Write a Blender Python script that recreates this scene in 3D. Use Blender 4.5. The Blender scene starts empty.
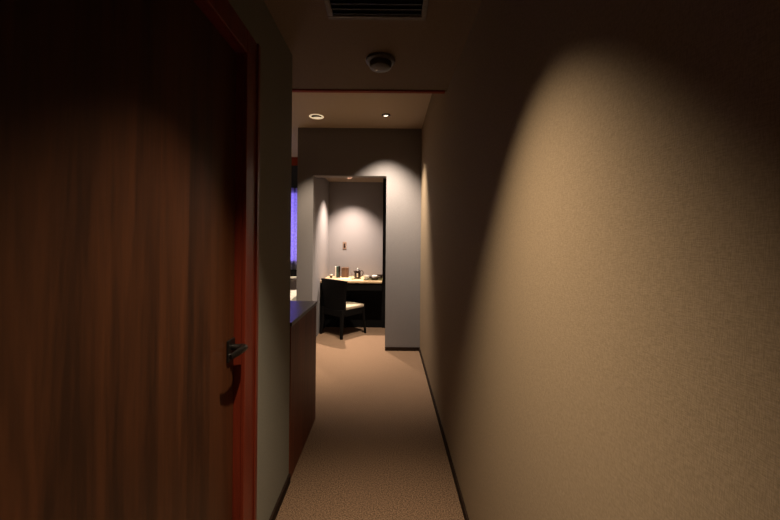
import bpy, bmesh, math, random
from mathutils import Vector, Matrix
random.seed(7)
R = math.radians
C = bpy.context.scene.collection
S = bpy.context.scene

# ------------------------------------------------------------------ camera
F_PX = 347.0
cd = bpy.data.cameras.new('camera'); cam = bpy.data.objects.new('camera', cd); C.objects.link(cam)
cd.sensor_fit = 'HORIZONTAL'; cd.sensor_width = 36.0; cd.lens = 36.0 * F_PX / 780.0
cd.shift_x = 1.0 / 780.0; cd.shift_y = -20.0 / 780.0; cd.clip_start = 0.02
cam.matrix_world = Matrix.Translation((0, 0, 1.25)) @ Matrix.Rotation(R(90), 4, 'X') @ Matrix.Rotation(R(0.5), 4, 'Z')
S.camera = cam

# ------------------------------------------------------------------ world, exposure
w = bpy.data.worlds.new('dusk'); S.world = w; w.use_nodes = True
bg = w.node_tree.nodes['Background']; bg.inputs[0].default_value = (0.28, 0.20, 0.90, 1); bg.inputs[1].default_value = 1.9
S.view_settings.view_transform = 'Standard'; S.view_settings.look = 'None'
S.view_settings.exposure = 0.0; S.view_settings.gamma = 1.0; S.view_settings.use_curve_mapping = False

# ------------------------------------------------------------------ lamps (the room's own downlights)
def spot(name, loc, target, watts, angle, blend, color, radius=0.02):
    l = bpy.data.lights.new(name, 'SPOT'); l.energy = watts; l.spot_size = R(angle); l.spot_blend = blend
    l.color = color; l.shadow_soft_size = radius
    o = bpy.data.objects.new(name, l); C.objects.link(o); o.location = loc
    d = Vector(target) - Vector(loc); o.rotation_euler = d.to_track_quat('-Z', 'Y').to_euler()
    return o
WARM = (1.0, 0.80, 0.56)
spot('corridor_lamp', (-0.055, 0.78, 2.222), (-0.045, 0.80, 0.0), 240, 72, 1.0, (1.0, 0.79, 0.55), 0.015)
spot('room_lamp', (-0.04, 3.50, 2.53), (-0.05, 3.90, 0.0), 350, 82, 1.0, (1.0, 0.83, 0.66), 0.015)
spot('niche_lamp', (-0.56, 4.90, 2.146), (-0.56, 4.86, 0.0), 380, 97, 1.0, (1.0, 0.80, 0.66), 0.012)
spot('eyeball_lamp', (-0.755, 3.55, 2.475), (-1.02, 3.80, 0.0), 170, 60, 1.0, (1.0, 0.80, 0.58), 0.02)
spot('bed_lamp', (-1.50, 4.60, 2.53), (-1.50, 4.62, 0.0), 230, 92, 0.8, (1.0, 0.80, 0.56), 0.02)

# ------------------------------------------------------------------ materials
def mat(name, col, rough=0.6, metal=0.0, spec=0.5, emit=None, estr=0):
    m = bpy.data.materials.new(name); m.use_nodes = True
    b = m.node_tree.nodes['Principled BSDF']
    b.inputs['Base Color'].default_value = (*col, 1); b.inputs['Roughness'].default_value = rough
    b.inputs['Metallic'].default_value = metal; b.inputs['Specular IOR Level'].default_value = spec
    if emit: b.inputs['Emission Color'].default_value = (*emit, 1); b.inputs['Emission Strength'].default_value = estr
    return m
def N(m, t, **kw):
    n = m.node_tree.nodes.new(t)
    for k, v in kw.items(): setattr(n, k, v)
    return n
def noisy(m, scale, c1, c2, bump=0.0, stretch=(1, 1, 1), detail=4, lo=0.35, hi=0.65, dist=0.002, distort=0.0):
    """object-space noise into colour and bump"""
    L = m.node_tree.links; b = m.node_tree.nodes['Principled BSDF']
    tc = N(m, 'ShaderNodeTexCoord'); mp = N(m, 'ShaderNodeMapping'); mp.inputs['Scale'].default_value = stretch
    no = N(m, 'ShaderNodeTexNoise'); no.inputs['Scale'].default_value = scale; no.inputs['Detail'].default_value = detail
    no.inputs['Distortion'].default_value = distort
    cr = N(m, 'ShaderNodeValToRGB')
    cr.color_ramp.elements[0].position = lo; cr.color_ramp.elements[0].color = (*c1, 1)
    cr.color_ramp.elements[1].position = hi; cr.color_ramp.elements[1].color = (*c2, 1)
    L.new(tc.outputs['Object'], mp.inputs[0]); L.new(mp.outputs[0], no.inputs[0]); L.new(no.outputs[0], cr.inputs[0])
    L.new(cr.outputs[0], b.inputs['Base Color'])
    if bump:
        bu = N(m, 'ShaderNodeBump'); bu.inputs['Strength'].default_value = bump; bu.inputs['Distance'].default_value = dist
        L.new(no.outputs[0], bu.inputs['Height']); L.new(bu.outputs[0], b.inputs['Normal'])
    return m
def weave(name, c1, c2, bump=0.35, scale=780, dist=0.0008):
    """fine woven wallcovering: vertical and horizontal threads mixed"""
    m = mat(name, c1, 0.85, spec=0.2); L = m.node_tree.links; b = m.node_tree.nodes['Principled BSDF']
    tc = N(m, 'ShaderNodeTexCoord'); outs = []
    for st in ((1, 1, 0.16), (0.16, 0.16, 1.0)):
        mp = N(m, 'ShaderNodeMapping'); mp.inputs['Scale'].default_value = st
        no = N(m, 'ShaderNodeTexNoise'); no.inputs['Scale'].default_value = scale; no.inputs['Detail'].default_value = 2
        L.new(tc.outputs['Object'], mp.inputs[0]); L.new(mp.outputs[0], no.inputs[0]); outs.append(no.outputs[0])
    add = N(m, 'ShaderNodeMath', operation='ADD'); L.new(outs[0], add.inputs[0]); L.new(outs[1], add.inputs[1])
    half = N(m, 'ShaderNodeMath', operation='MULTIPLY'); half.inputs[1].default_value = 0.5; L.new(add.outputs[0], half.inputs[0])
    cr = N(m, 'ShaderNodeValToRGB')
    cr.color_ramp.elements[0].position = 0.38; cr.color_ramp.elements[0].color = (*c1, 1)
    cr.color_ramp.elements[1].position = 0.62; cr.color_ramp.elements[1].color = (*c2, 1)
    L.new(half.outputs[0], cr.inputs[0]); L.new(cr.outputs[0], b.inputs['Base Color'])
    bu = N(m, 'ShaderNodeBump'); bu.inputs['Strength'].default_value = bump; bu.inputs['Distance'].default_value = dist
    L.new(half.outputs[0], bu.inputs['Height']); L.new(bu.outputs[0], b.inputs['Normal'])
    return m
def wood(name, c1, c2, rough=0.35, scale=9, board=0.0, spec=0.5, axis='Z'):
    """long vertical grain, figured, optionally in veneer boards of slightly different tone along y"""
    m = mat(name, c1, rough, spec=spec); L = m.node_tree.links; b = m.node_tree.nodes['Principled BSDF']
    tc = N(m, 'ShaderNodeTexCoord'); mp = N(m, 'ShaderNodeMapping')
    st = {'Z': (1, 1, 0.06), 'X': (0.06, 1, 1), 'Y': (1, 0.06, 1)}[axis]
    mp.inputs['Scale'].default_value = st
    L.new(tc.outputs['Object'], mp.inputs[0])
    n1 = N(m, 'ShaderNodeTexNoise'); n1.inputs['Scale'].default_value = scale; n1.inputs['Detail'].default_value = 8; n1.inputs['Distortion'].default_value = 2.6
    n1.inputs['Roughness'].default_value = 0.62
    n2 = N(m, 'ShaderNodeTexNoise'); n2.inputs['Scale'].default_value = scale * 14; n2.inputs['Detail'].default_value = 3
    L.new(mp.outputs[0], n1.inputs[0]); L.new(mp.outputs[0], n2.inputs[0])
    mx = N(m, 'ShaderNodeMath', operation='MULTIPLY_ADD'); mx.inputs[1].default_value = 0.30
    L.new(n2.outputs[0], mx.inputs[0]); L.new(n1.outputs[0], mx.inputs[2])
    last = mx.outputs[0]
    if board:
        sp = N(m, 'ShaderNodeSeparateXYZ'); L.new(tc.outputs['Object'], sp.inputs[0])
        dv = N(m, 'ShaderNodeMath', operation='DIVIDE'); dv.inputs[1].default_value = board; L.new(sp.outputs['Y'], dv.inputs[0])
        fl = N(m, 'ShaderNodeMath', operation='FLOOR'); L.new(dv.outputs[0], fl.inputs[0])
        wn = N(m, 'ShaderNodeTexWhiteNoise', noise_dimensions='1D'); L.new(fl.outputs[0], wn.inputs['W'])
        ma = N(m, 'ShaderNodeMath', operation='MULTIPLY_ADD'); ma.inputs[1].default_value = 0.22
        L.new(wn.outputs['Value'], ma.inputs[0]); L.new(last, ma.inputs[2])
        sb = N(m, 'ShaderNodeMath', operation='SUBTRACT'); sb.inputs[1].default_value = 0.11; L.new(ma.outputs[0], sb.inputs[0]); last = sb.outputs[0]
    cr = N(m, 'ShaderNodeValToRGB')
    cr.color_ramp.elements[0].position = 0.42; cr.color_ramp.elements[0].color = (*c1, 1)
    cr.color_ramp.elements[1].position = 0.85; cr.color_ramp.elements[1].color = (*c2, 1)
    L.new(last, cr.inputs[0]); L.new(cr.outputs[0], b.inputs['Base Color'])
    bu = N(m, 'ShaderNodeBump'); bu.inputs['Strength'].default_value = 0.15; bu.inputs['Distance'].default_value = 0.0006
    L.new(last, bu.inputs['Height']); L.new(bu.outputs[0], b.inputs['Normal'])
    return m

M_wall = weave('beige_wallcovering', (0.235, 0.176, 0.113), (0.315, 0.238, 0.157))
M_wall_l = weave('grey_beige_wallcovering', (0.20, 0.195, 0.168), (0.265, 0.258, 0.222))
M_grey = weave('grey_wallcovering', (0.190, 0.177, 0.176), (0.235, 0.220, 0.218), bump=0.3)
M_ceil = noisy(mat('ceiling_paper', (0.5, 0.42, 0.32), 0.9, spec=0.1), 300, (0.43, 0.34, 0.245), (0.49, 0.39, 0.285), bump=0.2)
M_ceil_shade = noisy(mat('ceiling_paper_shaded', (0.3, 0.25, 0.19), 0.9, spec=0.1), 300, (0.19, 0.145, 0.105), (0.23, 0.18, 0.132), bump=0.2)  # same ceiling paper, shade of low and niche ceilings put into its colour
M_carpet = noisy(mat('brown_carpet', (0.3, 0.2, 0.12), 1.0, spec=0.05), 170, (0.085, 0.055, 0.036), (0.30, 0.194, 0.125), bump=0.9, dist=0.007, detail=6)
M_door = wood('walnut_veneer', (0.019, 0.0068, 0.003), (0.066, 0.0215, 0.0075), 0.42, 7, board=0.115, spec=0.35)
M_red = wood('red_stained_wood', (0.09, 0.012, 0.005), (0.16, 0.02, 0.007), 0.38, 12)
M_redx = wood('red_stained_trim', (0.20, 0.028, 0.012), (0.30, 0.045, 0.018), 0.6, 12, axis='X', spec=0.05)
M_cab = wood('dark_cabinet_veneer', (0.06, 0.016, 0.008), (0.19, 0.052, 0.022), 0.5, 9, spec=0.2)
M_base = noisy(mat('dark_skirting', (0.02, 0.012, 0.008), 0.7, spec=0.1), 60, (0.016, 0.009, 0.006), (0.028, 0.016, 0.010))
M_black = noisy(mat('black_lacquer', (0.006, 0.006, 0.006), 0.6, spec=0.08), 50, (0.003, 0.003, 0.003), (0.006, 0.0055, 0.005))
M_chair = noisy(mat('black_chair_wood', (0.006, 0.005, 0.004), 0.6, spec=0.08), 80, (0.003, 0.0028, 0.0025), (0.006, 0.005, 0.0045))
M_seat = noisy(mat('cream_upholstery', (0.6, 0.5, 0.36), 0.9, spec=0.1), 300, (0.36, 0.30, 0.21), (0.46, 0.385, 0.28), bump=0.4)
M_desk = wood('pale_desk_wood', (0.46, 0.32, 0.17), (0.62, 0.45, 0.27), 0.35, 14, axis='X')
M_bmetal = noisy(mat('black_metal', (0.01, 0.01, 0.01), 0.35, 0.6), 90, (0.012, 0.010, 0.009), (0.02, 0.017, 0.015))
M_steel = noisy(mat('brushed_steel', (0.6, 0.58, 0.55), 0.25, 1.0), 90, (0.5, 0.48, 0.46), (0.65, 0.62, 0.6))
M_vent = noisy(mat('vent_frame_paint', (0.2, 0.16, 0.12), 0.6), 50, (0.13, 0.115, 0.09), (0.17, 0.145, 0.115))
M_slat = noisy(mat('vent_slat_black', (0.008, 0.008, 0.008), 0.7), 50, (0.003, 0.0035, 0.003), (0.006, 0.006, 0.0055))
M_det = noisy(mat('detector_plastic', (0.12, 0.085, 0.06), 0.5), 60, (0.055, 0.042, 0.034), (0.075, 0.056, 0.045))
M_white = noisy(mat('white_plastic', (0.8, 0.76, 0.68), 0.5), 50, (0.78, 0.74, 0.66), (0.84, 0.80, 0.72))
M_ceram = noisy(mat('white_ceramic', (0.85, 0.82, 0.75), 0.15), 20, (0.82, 0.79, 0.72), (0.88, 0.85, 0.78))
M_linen = noisy(mat('white_linen', (0.8, 0.78, 0.72), 0.9, spec=0.1), 40, (0.76, 0.74, 0.69), (0.84, 0.82, 0.77), bump=0.3, dist=0.01)
M_glow = mat('lamp_lens', (1, 0.9, 0.7), 0.5, emit=(1.0, 0.82, 0.58), estr=9)
M_glow2 = mat('eyeball_self_glow', (1, 0.9, 0.7), 0.5, emit=(1.0, 0.76, 0.48), estr=0.62)  # emission stands in for light falling on the cream ring and ball
M_can = noisy(mat('matt_reflector', (0.1, 0.1, 0.1), 0.6), 50, (0.05, 0.05, 0.05), (0.08, 0.08, 0.08))
M_plate = noisy(mat('brown_switch_plate', (0.16, 0.10, 0.07), 0.5), 50, (0.15, 0.095, 0.065), (0.19, 0.12, 0.085))
M_box = wood('brown_box_wood', (0.09, 0.045, 0.022), (0.17, 0.085, 0.045), 0.45, 25)
M_teal = noisy(mat('dark_green_cover', (0.02, 0.05, 0.045), 0.4), 60, (0.015, 0.04, 0.035), (0.03, 0.065, 0.055))
M_dark = noisy(mat('dark_brown_plastic', (0.02, 0.012, 0.008), 0.25), 50, (0.018, 0.011, 0.008), (0.028, 0.016, 0.011))
M_tray = noisy(mat('olive_tray_lacquer', (0.09, 0.085, 0.035), 0.3), 40, (0.08, 0.075, 0.03), (0.11, 0.10, 0.045))
M_top = noisy(mat('glossy_dark_top', (0.03, 0.02, 0.016), 0.3, spec=0.5), 30, (0.025, 0.016, 0.013), (0.04, 0.027, 0.02))
M_greyp = weave('grey_lower_wall', (0.36, 0.32, 0.30), (0.42, 0.38, 0.36), bump=0.3)
M_dcurt = noisy(mat('dark_drape', (0.01, 0.012, 0.016), 0.9), 60, (0.008, 0.010, 0.012), (0.014, 0.016, 0.02))
def glassmat():
    m = mat('clear_glass', (1, 1, 1), 0.02); b = m.node_tree.nodes['Principled BSDF']
    b.inputs['Transmission Weight'].default_value = 1.0; b.inputs['IOR'].default_value = 1.45
    return m
M_glass = glassmat()
def pane_mat():
    m = bpy.data.materials.new('window_glass'); m.use_nodes = True; nt = m.node_tree; nt.nodes.clear()
    o = nt.nodes.new('ShaderNodeOutputMaterial'); mx = nt.nodes.new('ShaderNodeMixShader'); mx.inputs[0].default_value = 0.08
    t = nt.nodes.new('ShaderNodeBsdfTransparent'); g = nt.nodes.new('ShaderNodeBsdfGlossy'); g.inputs['Roughness'].default_value = 0.02
    nt.links.new(t.outputs[0], mx.inputs[1]); nt.links.new(g.outputs[0], mx.inputs[2]); nt.links.new(mx.outputs[0], o.inputs[0])
    return m
M_pane = pane_mat()
def sheer_mat():
    m = bpy.data.materials.new('sheer_fabric'); m.use_nodes = True; nt = m.node_tree; nt.nodes.clear()
    o = nt.nodes.new('ShaderNodeOutputMaterial'); mx = nt.nodes.new('ShaderNodeMixShader'); mx.inputs[0].default_value = 0.55
    t = nt.nodes.new('ShaderNodeBsdfTranslucent'); t.inputs[0].default_value = (0.75, 0.72, 0.85, 1)
    p = nt.nodes.new('ShaderNodeBsdfTransparent'); p.inputs[0].default_value = (0.8, 0.8, 0.9, 1)
    tc = nt.nodes.new('ShaderNodeTexCoord'); no = nt.nodes.new('ShaderNodeTexNoise'); no.inputs['Scale'].default_value = 30
    ml = nt.nodes.new('ShaderNodeMath'); ml.operation = 'MULTIPLY'; ml.inputs[1].default_value = 0.8
    nt.links.new(tc.outputs['Object'], no.inputs[0]); nt.links.new(no.outputs[0], ml.inputs[0]); nt.links.new(ml.outputs[0], mx.inputs[0])
    nt.links.new(t.outputs[0], mx.inputs[1]); nt.links.new(p.outputs[0], mx.inputs[2]); nt.links.new(mx.outputs[0], o.inputs[0])
    return m
M_sheer = sheer_mat()

# ------------------------------------------------------------------ mesh helpers
def bx(bm, x0, x1, y0, y1, z0, z1, bev=0.0):
    v = bmesh.ops.create_cube(bm, size=1.0)['verts']
    for p in v: p.co = Vector(((x0 + x1) / 2 + p.co.x * (x1 - x0), (y0 + y1) / 2 + p.co.y * (y1 - y0), (z0 + z1) / 2 + p.co.z * (z1 - z0)))
    if bev:
        e = list({e for p in v for e in p.link_edges})
        bmesh.ops.bevel(bm, geom=e, offset=bev, segments=2, affect='EDGES', profile=0.5)
def lathe(bm, prof, cx=0, cy=0, seg=32, cap=True):
    rings = []
    for r, z in prof:
        rings.append([bm.verts.new((cx + r * math.cos(2 * math.pi * k / seg), cy + r * math.sin(2 * math.pi * k / seg), z)) for k in range(seg)])
    for a, b in zip(rings, rings[1:]):
        for k in range(seg): bm.faces.new((a[k], a[(k + 1) % seg], b[(k + 1) % seg], b[k]))
    if cap:
        bm.faces.new(rings[0][::-1]); bm.faces.new(rings[-1])
def tube(bm, pts, rads, seg=10):
    """swept tube, per-point radius; each radius may be (rx, ry)"""
    pts = [Vector(p) for p in pts]; rings = []
    for i, p in enumerate(pts):
        d = (pts[min(i + 1, len(pts) - 1)] - pts[max(i - 1, 0)]).normalized()
        up = Vector((0, 0, 1)) if abs(d.z) < 0.9 else Vector((0, 1, 0))
        a = d.cross(up).normalized(); b = a.cross(d).normalized()
        r = rads[i] if isinstance(rads, (list, tuple)) else rads
        rx, ry = r if isinstance(r, (list, tuple)) else (r, r)
        rings.append([bm.verts.new(p + a * rx * math.cos(2 * math.pi * k / seg) + b * ry * math.sin(2 * math.pi * k / seg)) for k in range(seg)])
    for a, b in zip(rings, rings[1:]):
        for k in range(seg): bm.faces.new((a[k], a[(k + 1) % seg], b[(k + 1) % seg], b[k]))
    bm.faces.new(rings[0][::-1]); bm.faces.new(rings[-1])
def obj(name, bm, m, parent=None, smooth=False):
    bmesh.ops.recalc_face_normals(bm, faces=bm.faces)
    me = bpy.data.meshes.new(name); bm.to_mesh(me); bm.free(); me.materials.append(m)
    if smooth:
        for p in me.polygons: p.use_smooth = True
        try: me.set_sharp_from_angle(angle=R(35))
        except Exception: pass
    o = bpy.data.objects.new(name, me); C.objects.link(o)
    if parent: o.parent = parent
    return o
def box(name, m, x0, x1, y0, y1, z0, z1, bev=0.0, parent=None):
    bm = bmesh.new(); bx(bm, x0, x1, y0, y1, z0, z1, bev); return obj(name, bm, m, parent)
def boxes(name, m, lst, bev=0.0, parent=None):
    bm = bmesh.new()
    for b in lst: bx(bm, *b, bev)
    return obj(name, bm, m, parent)
def struct(o): o['kind'] = 'structure'; return o
def thing(name, label, cat, loc=(0, 0, 0), rz=0, group=None):
    o = bpy.data.objects.new(name, None); C.objects.link(o); o.location = loc; o.rotation_euler = (0, 0, rz)
    o.empty_display_size = 0.05
    return tag(o, label, cat, group)
def tag(o, label, cat, group=None):
    o['label'] = label; o['category'] = cat
    if group: o['group'] = group
    return o

def holed(name, m, x0, x1, y0, y1, z0, z1, holes):
    """slab with square holes (x, y, half size) cut for recessed fittings"""
    L = []; y = y0
    for hx, hy, h in sorted(holes, key=lambda q: q[1]):
        L += [(x0, x1, y, hy - h, z0, z1), (x0, hx - h, hy - h, hy + h, z0, z1), (hx + h, x1, hy - h, hy + h, z0, z1), (hx - h, hx + h, hy - h, hy + h, z0 + 0.08, z1)]
        y = hy + h
    L.append((x0, x1, y, y1, z0, z1))
    return boxes(name, m, L)
# ------------------------------------------------------------------ key planes
XR, XL = 0.358, -0.505          # corridor walls
YF = 3.92                       # front of the grey partition
ZL, ZH = 2.195, 2.51            # low and high ceilings
YS = 2.205                      # edge of low ceiling
YE = 1.785                      # end of left corridor wall
NX0, NX1, NY = -0.92, 0.0, 5.28 # niche inside
ZN = 2.126

struct(box('floor', M_carpet, -4.2, 0.6, -1.6, 6.0, -0.08, 0.0))
struct(box('wall_right', M_wall, XR, XR + 0.12, -1.5, 5.5, 0, 2.62))
struct(boxes('wall_left', M_wall_l, [(XL - 0.12, XL, -1.5, 0.33, 0, ZL), (XL - 0.12, XL, 1.262, YE, 0, ZL), (XL - 0.12, XL, 0.33, 1.262, 1.93, ZL)]))
struct(box('wall_bathroom_side', M_wall_l, -4.1, XL - 0.12, YE - 0.12, YE, 0, ZL))
struct(box('wall_back', M_wall_l, XL - 0.12, XR, -1.5, -1.4, 0, ZL))
struct(boxes('wall_front', M_grey, [(-1.04, -0.86, YF, YF + 0.13, 0, ZH), (-0.035, XR, YF, YF + 0.13, 0, ZH), (-0.86, -0.035, YF, YF + 0.13, 1.972, ZH)]))
struct(box('wall_niche_left', M_grey, -1.04, NX0, YF + 0.13, 5.4, 0, ZH))
struct(box('wall_niche_right', M_grey, NX1, XR, YF + 0.13, 5.4, 0, ZH))
struct(box('wall_niche_back', M_grey, NX0, NX1, NY, 5.4, 0, ZH))
struct(holed('ceiling_niche', M_ceil_shade, NX0, NX1, YF + 0.13, NY, ZN, ZN + 0.12, [(-0.56, 4.90, 0.031)]))
struct(holed('ceiling_low', M_ceil_shade, -4.1, XR, -1.5, YS, ZL, 2.62, [(-0.055, 0.78, 0.040)]))
struct(holed('ceiling_high', M_ceil, -4.1, XR, YS, 5.5, ZH, 2.62, [(-0.04, 3.50, 0.031), (-1.50, 4.60, 0.040)]))
struct(box('trim_1', M_redx, -4.1, XR - 0.012, YS - 0.020, YS + 0.012, ZL - 0.008, ZL + 0.02, 0.002))
# window wall of the bedroom
WX0, WX1, WZ0, WZ1 = -2.3, -1.42, 0.86, 2.03
struct(boxes('wall_window', M_greyp, [(-4.1, -1.04, 5.4, 5.5, 0, 0.66), (-4.1, WX0, 5.4, 5.5, 0.66, ZH), (WX1, -1.04, 5.4, 5.5, 0.66, ZH),
                                      (WX0, WX1, 5.4, 5.5, 0.66, WZ0), (WX0, WX1, 5.4, 5.5, WZ1, ZH)]))
struct(box('wall_bedroom_left', M_greyp, -4.2, -4.1, YE - 0.12, 5.5, 0, 2.62))
wf = struct(boxes('window_1', M_black, [(WX0, WX0 + 0.05, 5.42, 5.47, WZ0, WZ1), (WX1 - 0.02, WX1, 5.42, 5.47, WZ0, WZ1),
    (WX0, WX1, 5.42, 5.47, WZ0, WZ0 + 0.05), (WX0, WX1, 5.42, 5.47, WZ1 - 0.05, WZ1), (-1.89, -1.84, 5.42, 5.47, WZ0, WZ1)]))
pa = box('pane', M_pane, WX0 + 0.02, WX1 - 0.01, 5.44, 5.446, WZ0 + 0.02, WZ1 - 0.02, parent=wf)
struct(box('trim_2', M_redx, -4.1, -1.045, 5.33, 5.4, ZH - 0.125, ZH, 0.003))
struct(box('trim_4', M_black, WX0 - 0.1, WX1 + 0.10, 5.385, 5.40, 0.672, 0.90, 0.001))
struct(box('trim_3', M_white, -4.1, -1.045, 5.33, 5.4, 0.645, 0.672, 0.004))
# skirtings
BH = 0.042
struct(box('baseboard_right', M_base, XR - 0.009, XR, -1.4, YF, 0, BH, 0.001))
struct(boxes('baseboard_left', M_base, [(XL, XL + 0.010, 1.305, YE, 0, BH + 0.003), (XL, XL + 0.010, -1.4, 0.28, 0, BH + 0.003)], 0.001))
struct(boxes('baseboard_front', M_base, [(-0.035, XR - 0.009, YF - 0.009, YF, 0, BH), (-1.04, -0.86, YF - 0.009, YF, 0, BH)], 0.001))

# ------------------------------------------------------------------ door on the left
d = thing('door_1', 'dark walnut veneer door with black lever in red frame on the left', 'door', (XL - 0.023, 0.80, 0)); 
del d['label']; del d['category']; d['kind'] = 'structure'
ox, oy = XL - 0.023, 0.80
box('door_leaf', M_door, -0.038, 0.0, 0.375 - oy, 1.188 - oy, 0.008, 1.885, 0.0015, d)
bm = bmesh.new()
cx0, cx1 = XL - ox, XL + 0.013 - ox
for y0, y1 in ((1.192, 1.300), (0.28, 0.37)): bx(bm, cx0, cx1, y0 - oy, y1 - oy, 0, 1.97, 0.002)
bx(bm, cx0, cx1, 0.37 - oy, 1.192 - oy, 1.89, 1.97, 0.002)
for y0, y1 in ((1.192, 1.262), (0.33, 0.37)): bx(bm, -0.07, cx0, y0 - oy, y1 - oy, 0, 1.93)
bx(bm, -0.07, cx0, 0.37 - oy, 1.192 - oy, 1.89, 1.93)
# raised outer bead on the casing
bx(bm, cx1, cx1 + 0.006, 1.278 - oy, 1.300 - oy, 0, 1.97, 0.002)
obj('door_frame', bm, M_red, d)
# lever handle: square rose, neck and a tapering flattened grip running back towards the hinge
hy, hz = 1.160 - oy, 0.887
hd = bmesh.new(); bx(hd, 0.0, 0.008, hy - 0.028, hy + 0.022, hz - 0.045, hz + 0.028, 0.003)
hr = obj('handle_rose', hd, M_bmetal, d)
g = bmesh.new()
tube(g, [(0.004, hy, hz), (0.028, hy, hz), (0.042, hy, hz + 0.001), (0.050, hy - 0.008, hz + 0.001), (0.053, hy - 0.025, hz + 0.002), (0.052, hy - 0.065, hz + 0.002), (0.046, hy - 0.098, hz)],
     [0.011, 0.011, 0.012, 0.0125, (0.009, 0.012), (0.006, 0.012), (0.005, 0.008)], 12)
obj('handle', g, M_bmetal, d, True)
k = bmesh.new(); tube(k, [(0.006, hy, hz - 0.030), (0.016, hy, hz - 0.030)], [0.011, 0.009], 14); obj('thumb_turn', k, M_steel, d, True)

# ------------------------------------------------------------------ ceiling fittings
v = thing('ceiling_vent', 'square dark slatted air vent in the low corridor ceiling', 'vent', (-0.058, 1.27, ZL))
fr = bmesh.new(); a, b = 0.184, 0.206
for q in ((-b, b, a, b), (-b, b, -b, -a), (-b, -a, -a, a), (a, b, -a, a)): bx(fr, q[0], q[1], q[2], q[3], -0.010, 0.0, 0.002)
obj('vent_frame', fr, M_vent, v)
box('backing', M_slat, -a, a, -a, a, -0.001, 0.0, parent=v)
for i in range(12):
    s = bmesh.new(); bx(s, -a, a, -0.011, 0.011, -0.001, 0.001)
    bmesh.ops.rotate(s, verts=s.verts, cent=(0, 0, 0), matrix=Matrix.Rotation(R(22), 3, 'X'))
    bmesh.ops.translate(s, verts=s.verts, vec=(0, -a + 0.016 + i * 0.0312, -0.0056)); obj('slat', s, M_slat, v)
dt = thing('smoke_detector', 'round domed smoke detector on the low corridor ceiling', 'smoke detector', (-0.053, 1.82, ZL))
m_ = bmesh.new(); lathe(m_, [(0.076, 0.0), (0.078, -0.004), (0.076, -0.012), (0.066, -0.018)], seg=40); obj('base', m_, M_det, dt, True)
m_ = bmesh.new(); lathe(m_, [(0.058, -0.018), (0.058, -0.034), (0.053, -0.044), (0.036, -0.051), (0.012, -0.053)], seg=40); obj('dome', m_, M_det, dt, True)
m_ = bmesh.new(); lathe(m_, [(0.005, -0.050), (0.005, -0.054), (0.003, -0.055)], cx=-0.020, cy=0, seg=12); obj('indicator', m_, M_white, dt, True)

def downlight(label, x, y, z, h, trim, lens, can):
    """recessed fitting: trim ring over the hole, reflector can above the ceiling plane, lens at its top"""
    t = thing('downlight', label, 'ceiling light', (x, y, z)); n = 36
    m1 = bmesh.new(); lathe(m1, [(h * 0.96, 0.004), (h * 0.97, -0.004), (h * 1.40, -0.004), (h * 1.48, -0.001), (h * 1.46, 0.0)], seg=n, cap=False)
    obj('trim_ring', m1, trim, t, True)
    m2 = bmesh.new(); lathe(m2, [(h * 0.96, 0.002), (h * 0.90, 0.020), (h * 0.78, 0.045)], seg=n, cap=False); obj('reflector', m2, can, t, True)
    m3 = bmesh.new(); lathe(m3, [(h * 0.78, 0.046), (h * 0.78, 0.050)], seg=n); obj('lens', m3, lens, t)
    return t
downlight('recessed corridor downlight above the camera, washing the near right wall', -0.055, 0.78, ZL, 0.040, M_det, M_glow, M_can)
downlight('small dark-rimmed bright downlight in the high ceiling before the grey wall', -0.04, 3.50, ZH, 0.031, M_bmetal, M_glow, M_steel)
downlight('small downlight in the niche ceiling above the desk', -0.56, 4.90, ZN, 0.031, M_dark, M_glow, M_can)
downlight('bedroom downlight above the white bed, out of sight behind the wall', -1.50, 4.60, ZH, 0.040, M_det, M_glow, M_can)
# cream eyeball fitting
e = thing('eyeball_downlight', 'cream round swivel downlight with dark slot, left one in the high ceiling', 'ceiling light', (-0.755, 3.56, ZH))
m1 = bmesh.new(); lathe(m1, [(0.052, 0.0), (0.072, 0.0), (0.073, -0.002), (0.070, -0.004), (0.056, -0.003), (0.052, 0.0)], seg=40, cap=False); obj('trim_ring', m1, M_glow2, e, True)
m1 = bmesh.new(); lathe(m1, [(0.054, -0.0006), (0.040, -0.0005)], seg=40); obj('gap', m1, M_slat, e)
m1 = bmesh.new(); lathe(m1, [(0.046, 0.0), (0.044, -0.006), (0.034, -0.011), (0.012, -0.013)], seg=40)
for q in m1.verts: q.co.y = q.co.y * 0.50 + 0.029
obj('eyeball', m1, M_glow2, e, True)

# ------------------------------------------------------------------ low cabinet by the end of the left wall
cb = thing('low_cabinet', 'low dark reddish wood cabinet with glossy top at end of left wall', 'cabinet', (XL + 0.004, YE, 0))
cw, cdp, ch = 1.15, 0.63, 0.82
bm = bmesh.new(); bx(bm, -cw, 0.0, 0.003, cdp, 0.0, ch - 0.022, 0.001); obj('body', bm, M_cab, cb)
bm = bmesh.new(); bx(bm, -cw - 0.005, 0.004, 0.003, cdp + 0.006, ch - 0.022, ch, 0.003); obj('top', bm, M_top, cb)
for i in range(2):
    x0 = -cw + 0.01 + i * (cw / 2 - 0.005)
    dd = box('door', M_cab, x0, x0 + cw / 2 - 0.015, cdp, cdp + 0.016, 0.06, ch - 0.03, 0.002, cb)
    box('handle', M_bmetal, x0 + (0.50 if i == 0 else 0.03), x0 + (0.51 if i == 0 else 0.04), cdp + 0.016, cdp + 0.034, 0.45, 0.60, 0.003, dd)

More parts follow.
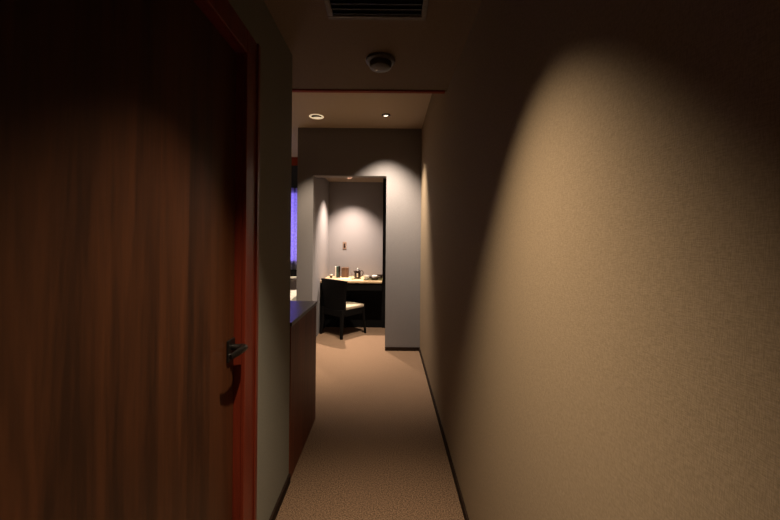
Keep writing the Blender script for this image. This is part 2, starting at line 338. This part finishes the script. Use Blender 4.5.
# ------------------------------------------------------------------ bedroom glimpse: bed, curtains, blind
bd = thing('bed', 'bed with white linen glimpsed past the end of the left wall', 'bed', (-1.78, 4.45, 0))
box('bed_base', M_cab, -0.95, 0.55, -0.60, 0.58, 0.0, 0.26, 0.01, bd)
box('mattress', M_linen, -0.94, 0.54, -0.59, 0.57, 0.26, 0.44, 0.03, bd)
bm = bmesh.new(); bmesh.ops.create_grid(bm, x_segments=48, y_segments=40, size=0.5)
for q in bm.verts:
    q.co.x = q.co.x * 1.56 - 0.20; q.co.y = q.co.y * 1.24 - 0.01
    ed = max(abs(q.co.x + 0.2) / 0.78, abs(q.co.y + 0.01) / 0.62)
    q.co.z = 0.51 + 0.010 * math.sin(q.co.x * 9 + q.co.y * 5) + 0.006 * math.sin(q.co.y * 17) - max(0, ed - 0.95) * 2.0
r_ = bmesh.ops.extrude_face_region(bm, geom=bm.faces[:]); 
for q in [g_ for g_ in r_['geom'] if isinstance(g_, bmesh.types.BMVert)]: q.co.z -= 0.06
obj('duvet', bm, M_linen, bd, True)
def sheet(name, x0, x1, y, z0, z1, amp, per, m, parent=None, th=0.003, nx=160):
    bm = bmesh.new(); n = nx; rows = 6; G = []
    for j in range(rows + 1):
        z = z0 + (z1 - z0) * j / rows
        G.append([bm.verts.new((x0 + (x1 - x0) * i / n, y + amp * math.sin(2 * math.pi * (x0 + (x1 - x0) * i / n) / per) * (1 - 0.15 * j / rows), z)) for i in range(n + 1)])
    for j in range(rows):
        for i in range(n): bm.faces.new((G[j][i], G[j][i + 1], G[j + 1][i + 1], G[j + 1][i]))
    o = obj(name, bm, m, parent, True)
    if th: md = o.modifiers.new('thickness', 'SOLIDIFY'); md.thickness = th
    return o
sh = tag(sheet('sheer_curtain', -2.35, -1.375, 5.365, 0.78, 2.28, 0.010, 0.075, M_sheer, th=0.0, nx=180), 'sheer curtain glowing violet blue in the bedroom window', 'curtain')
bl = thing('roller_blind', 'black rolled blind cassette above the violet curtain', 'blind', (-2.2, 5.3675, 2.04))
box('cassette', M_dcurt, -0.2, 1.155, -0.0325, -0.020, 0.0, 0.345, 0.004, bl)
box('mounting_rail', M_dcurt, -0.2, 1.155, -0.02, 0.0325, 0.29, 0.345, 0.003, bl)

# ------------------------------------------------------------------ desk niche
gp = tag(box('side_panel', M_black, -0.089, NX1 - 0.002, 4.93, NY, 0.0, ZN, 0.001), 'tall black upright panel at the right side of the desk niche', 'panel')
DZ = 0.695; DY0 = 4.655
dk = thing('desk', 'built-in desk with pale wood top and black panel beneath in the niche', 'desk', (-0.5, DY0, 0))
x0, x1 = NX0 + 0.5 + 0.002, -0.089 + 0.5 - 0.001
box('desktop', M_desk, x0, x1, 0, NY - DY0 - 0.002, DZ - 0.026, DZ, 0.002, dk)
box('modesty_panel', M_black, x0, x1, 0.295, 0.315, 0.0, DZ - 0.026, 0.001, dk)
box('drawer_front', M_black, x0, x1, 0.02, 0.038, DZ - 0.13, DZ - 0.026, 0.002, dk)
box('side_support', M_black, x0, x0 + 0.018, 0.02, 0.295, 0.0, DZ - 0.026, 0.002, dk)

# chair: origin at centre of its feet, +Y = facing direction
ang = math.atan2(0.757, 0.656)
c = thing('desk_chair', 'low black chair with cream seat pulled up to the niche desk', 'chair', (-0.605, 4.625, 0), ang - math.pi / 2)
W, D = 0.20, 0.205
def cleg(pts, rad):
    bm = bmesh.new(); tube(bm, pts, rad, 8); return obj('leg', bm, M_chair, c, True)
for s in (-1, 1):
    cleg([(s * (W + 0.003), -D - 0.0, 0.0), (s * (W - 0.008), -D + 0.015, 0.18), (s * (W - 0.012), -D + 0.025, 0.36)], [(0.020, 0.018), (0.030, 0.022), (0.036, 0.026)])
    cleg([(s * (W + 0.006), D + 0.012, 0.0), (s * (W - 0.008), D - 0.002, 0.18), (s * (W - 0.012), D - 0.018, 0.345)], [(0.016, 0.014), (0.020, 0.018), (0.022, 0.020)])
bm = bmesh.new()
for q in ((-W + 0.01, W - 0.01, -D + 0.01, -D + 0.03), (-W + 0.01, W - 0.01, D - 0.035, D - 0.012), (-W + 0.005, -W + 0.025, -D + 0.03, D - 0.03), (W - 0.025, W - 0.005, -D + 0.03, D - 0.03)):
    bx(bm, *q, 0.27, 0.35, 0.003)
obj('seat_rail', bm, M_chair, c)
bm = bmesh.new(); bx(bm, -W + 0.002, W - 0.002, -D + 0.035, D, 0.35, 0.392, 0.014); obj('seat', bm, M_seat, c, True)
# curved back shell, leaning back, with wings
bm = bmesh.new(); n, rows = 16, 10; grid = []
def shell(off):
    G = []
    for j in range(rows + 1):
        t = j / rows; z = 0.30 + t * 0.435; row = []
        wx = (W - 0.002) * (1 - 0.03 * math.sin(math.pi * t))
        for i in range(n + 1):
            u = -1 + 2 * i / n
            y = -D + 0.012 - 0.055 * t ** 1.5 + 0.035 * u * u * (0.5 + 0.5 * t) + off
            zz = z + (0.008 * (1 - u * u) if j == rows else 0)
            row.append(bm.verts.new((u * wx + 0.010 * (u + 1) * (1 + t) + 0.024 * (u + 1) * t ** 2.5, y, zz)))
        G.append(row)
    return G
A = shell(0.0); B = shell(0.034)
for j in range(rows):
    for i in range(n):
        bm.faces.new((A[j][i], A[j][i + 1], A[j + 1][i + 1], A[j + 1][i])); bm.faces.new((B[j][i], B[j + 1][i], B[j + 1][i + 1], B[j][i + 1]))
for j in range(rows):
    for i in (0, n): bm.faces.new((A[j][i], A[j + 1][i], B[j + 1][i], B[j][i]))
for i in range(n):
    for j in (0, rows): bm.faces.new((A[j][i], A[j][i + 1], B[j][i + 1], B[j][i]))
obj('backrest', bm, M_chair, c, True)

# wall plate
sw = thing('wall_switch', 'small brown switch plate on the niche wall above the desk', 'wall switch', (-0.675, NY, 1.16))
box('plate', M_plate, -0.029, 0.029, -0.006, 0.0, -0.058, 0.058, 0.003, sw)
box('rocker', M_dark, -0.012, 0.012, -0.009, -0.006, -0.030, 0.030, 0.001, sw)

# ------------------------------------------------------------------ things on the desk  (px -> desk coords)
def dx(px, y): return (px - 389) / F_PX * y
# small jar at far left
y = 5.02
j = thing('small_jar', 'tiny white-lidded dark jar at the left end of the desk', 'jar', (dx(331.5, y), y, DZ))
bm = bmesh.new(); lathe(bm, [(0.018, 0), (0.021, 0.004), (0.021, 0.030), (0.016, 0.036)], seg=20); obj('body', bm, M_dark, j, True)
bm = bmesh.new(); lathe(bm, [(0.019, 0.036), (0.020, 0.039), (0.020, 0.048), (0.017, 0.051)], seg=20); obj('lid', bm, M_ceram, j, True)
y = 4.93
wp = thing('white_card', 'small white card lying near the jar at left of the desk', 'card', (dx(331, y), y - 0.08, DZ), 0.2)
box('card_sheet', M_ceram, -0.045, 0.045, -0.03, 0.03, 0, 0.003, 0, wp); 
box('printed_band', M_dark, -0.040, 0.040, 0.008, 0.013, 0.003, 0.0035, 0, wp)
# dark folder standing up
y = 5.08
fo = thing('standing_folder', 'tall dark green folder standing upright beside the brown box', 'folder', (dx(338, y), y, DZ), R(12))
box('cover', M_teal, -0.024, 0.008, -0.045, 0.045, 0, 0.165, 0.003, fo)
box('pages', M_white, -0.036, -0.024, -0.043, 0.043, 0.002, 0.162, 0.001, fo)
box('spine', M_dark, 0.008, 0.034, -0.046, 0.046, 0, 0.166, 0.002, fo)
y = 5.14
bo = thing('tissue_box', 'square brown wooden box standing on the desk by the folder', 'box', (dx(345.5, y), y, DZ))
box('body', M_box, -0.050, 0.050, -0.045, 0.045, 0.0, 0.128, 0.003, bo)
box('lid', M_box, -0.052, 0.052, -0.047, 0.047, 0.128, 0.142, 0.002, bo)
box('slot', M_slat, -0.030, 0.030, -0.006, 0.006, 0.142, 0.143, 0, bo)
# pale booklet in front of the box
bk = thing('booklet', 'cream booklet lying flat in front of the brown box', 'booklet', (dx(345, 4.9), 4.88, DZ), R(4))
box('cover', M_desk, -0.085, 0.085, -0.055, 0.055, 0, 0.002, 0, bk); box('pages', M_ceram, -0.083, 0.083, -0.053, 0.053, 0.002, 0.007, 0, bk)
# glass tumbler
y = 4.87
gl = thing('drinking_glass', 'clear glass tumbler beside the kettle', 'glass', (dx(353.3, y), y, DZ))
bm = bmesh.new(); lathe(bm, [(0.020, 0), (0.024, 0.095), (0.0225, 0.095), (0.0185, 0.006)], seg=24); obj('tumbler', bm, M_glass, gl, True)
bm = bmesh.new(); lathe(bm, [(0.021, 0.0005), (0.026, 0.0), (0.026, 0.003), (0.0215, 0.0035)], seg=24, cap=False); obj('coaster', bm, M_dark, gl, True)
# kettle
y = 4.95
kt = thing('kettle', 'dark electric kettle with silver lid knob and side handle on the desk', 'kettle', (dx(358, y), y, DZ))
bm = bmesh.new(); lathe(bm, [(0.046, 0), (0.047, 0.010), (0.042, 0.014)], seg=32); obj('power_base', bm, M_dark, kt, True)
bm = bmesh.new(); lathe(bm, [(0.042, 0.014), (0.045, 0.03), (0.043, 0.09), (0.036, 0.118)], seg=32); obj('body', bm, M_dark, kt, True)
bm = bmesh.new(); lathe(bm, [(0.035, 0.118), (0.028, 0.128), (0.010, 0.132)], seg=28); obj('lid', bm, M_steel, kt, True)
bm = bmesh.new(); lathe(bm, [(0.006, 0.131), (0.011, 0.140), (0.011, 0.148), (0.005, 0.152)], cx=0, seg=16); obj('lid_knob', bm, M_ceram, kt, True)
bm = bmesh.new(); tube(bm, [(0.034, 0, 0.105), (0.060, 0, 0.115), (0.076, 0, 0.100), (0.076, 0, 0.070), (0.062, 0, 0.040), (0.044, 0, 0.030)], 0.0065, 8); obj('handle', bm, M_dark, kt, True)
bm = bmesh.new(); tube(bm, [(-0.036, 0, 0.088), (-0.052, 0, 0.105), (-0.058, 0, 0.112)], [0.012, 0.009, 0.006], 8); obj('spout', bm, M_dark, kt, True)
bm = bmesh.new(); bx(bm, -0.011, 0.011, -0.0475, -0.040, 0.028, 0.078, 0.002); obj('water_gauge', bm, M_ceram, kt)
# cups on a tray
y = 4.80
tr = thing('tray', 'flat olive lacquer tray at the right end of the desk', 'tray', (dx(373.5, y), y, DZ))
bm = bmesh.new(); bx(bm, -0.13, 0.13, -0.075, 0.10, 0, 0.0055, 0.002)
for q in ((-0.13, 0.13, -0.075, -0.069), (-0.13, 0.13, 0.094, 0.10), (-0.13, -0.124, -0.069, 0.094), (0.124, 0.13, -0.069, 0.094)): bx(bm, *q, 0.006, 0.013)
obj('tray_base', bm, M_tray, tr)
cu = thing('teacup', 'cream teacup turned on the left of the olive tray', 'cup', (dx(366.5, 4.80), 4.80, DZ + 0.006))
bm = bmesh.new(); lathe(bm, [(0.020, 0), (0.022, 0.004), (0.033, 0.030), (0.036, 0.058), (0.033, 0.058), (0.030, 0.030), (0.016, 0.008)], seg=28); obj('bowl', bm, M_ceram, cu, True)
bm = bmesh.new(); tube(bm, [(0.033, 0, 0.046), (0.047, 0, 0.042), (0.049, 0, 0.026), (0.030, 0, 0.016)], 0.004, 8); obj('handle', bm, M_ceram, cu, True)
bw = thing('lacquer_bowl', 'wide black lacquer bowl standing on the olive tray', 'bowl', (dx(375.0, 4.80), 4.80, DZ + 0.006))
bm = bmesh.new(); lathe(bm, [(0.040, 0), (0.042, 0.010), (0.074, 0.022), (0.086, 0.042), (0.080, 0.046), (0.030, 0.044)], seg=32); obj('bowl', bm, M_dark, bw, True)
bm = bmesh.new(); lathe(bm, [(0.030, 0.0445), (0.038, 0.048), (0.036, 0.056), (0.014, 0.062)], seg=28); obj('lid', bm, M_ceram, bw, True)

lb = thing('lacquer_box', 'small black lacquer box on the desk against the black side panel', 'box', (dx(381.0, 5.0) , 5.02, DZ), R(3))
box('body', M_dark, -0.050, 0.022, -0.06, 0.06, 0, 0.040, 0.003, lb)
box('lid', M_dark, -0.052, 0.024, -0.062, 0.062, 0.0405, 0.056, 0.003, lb)
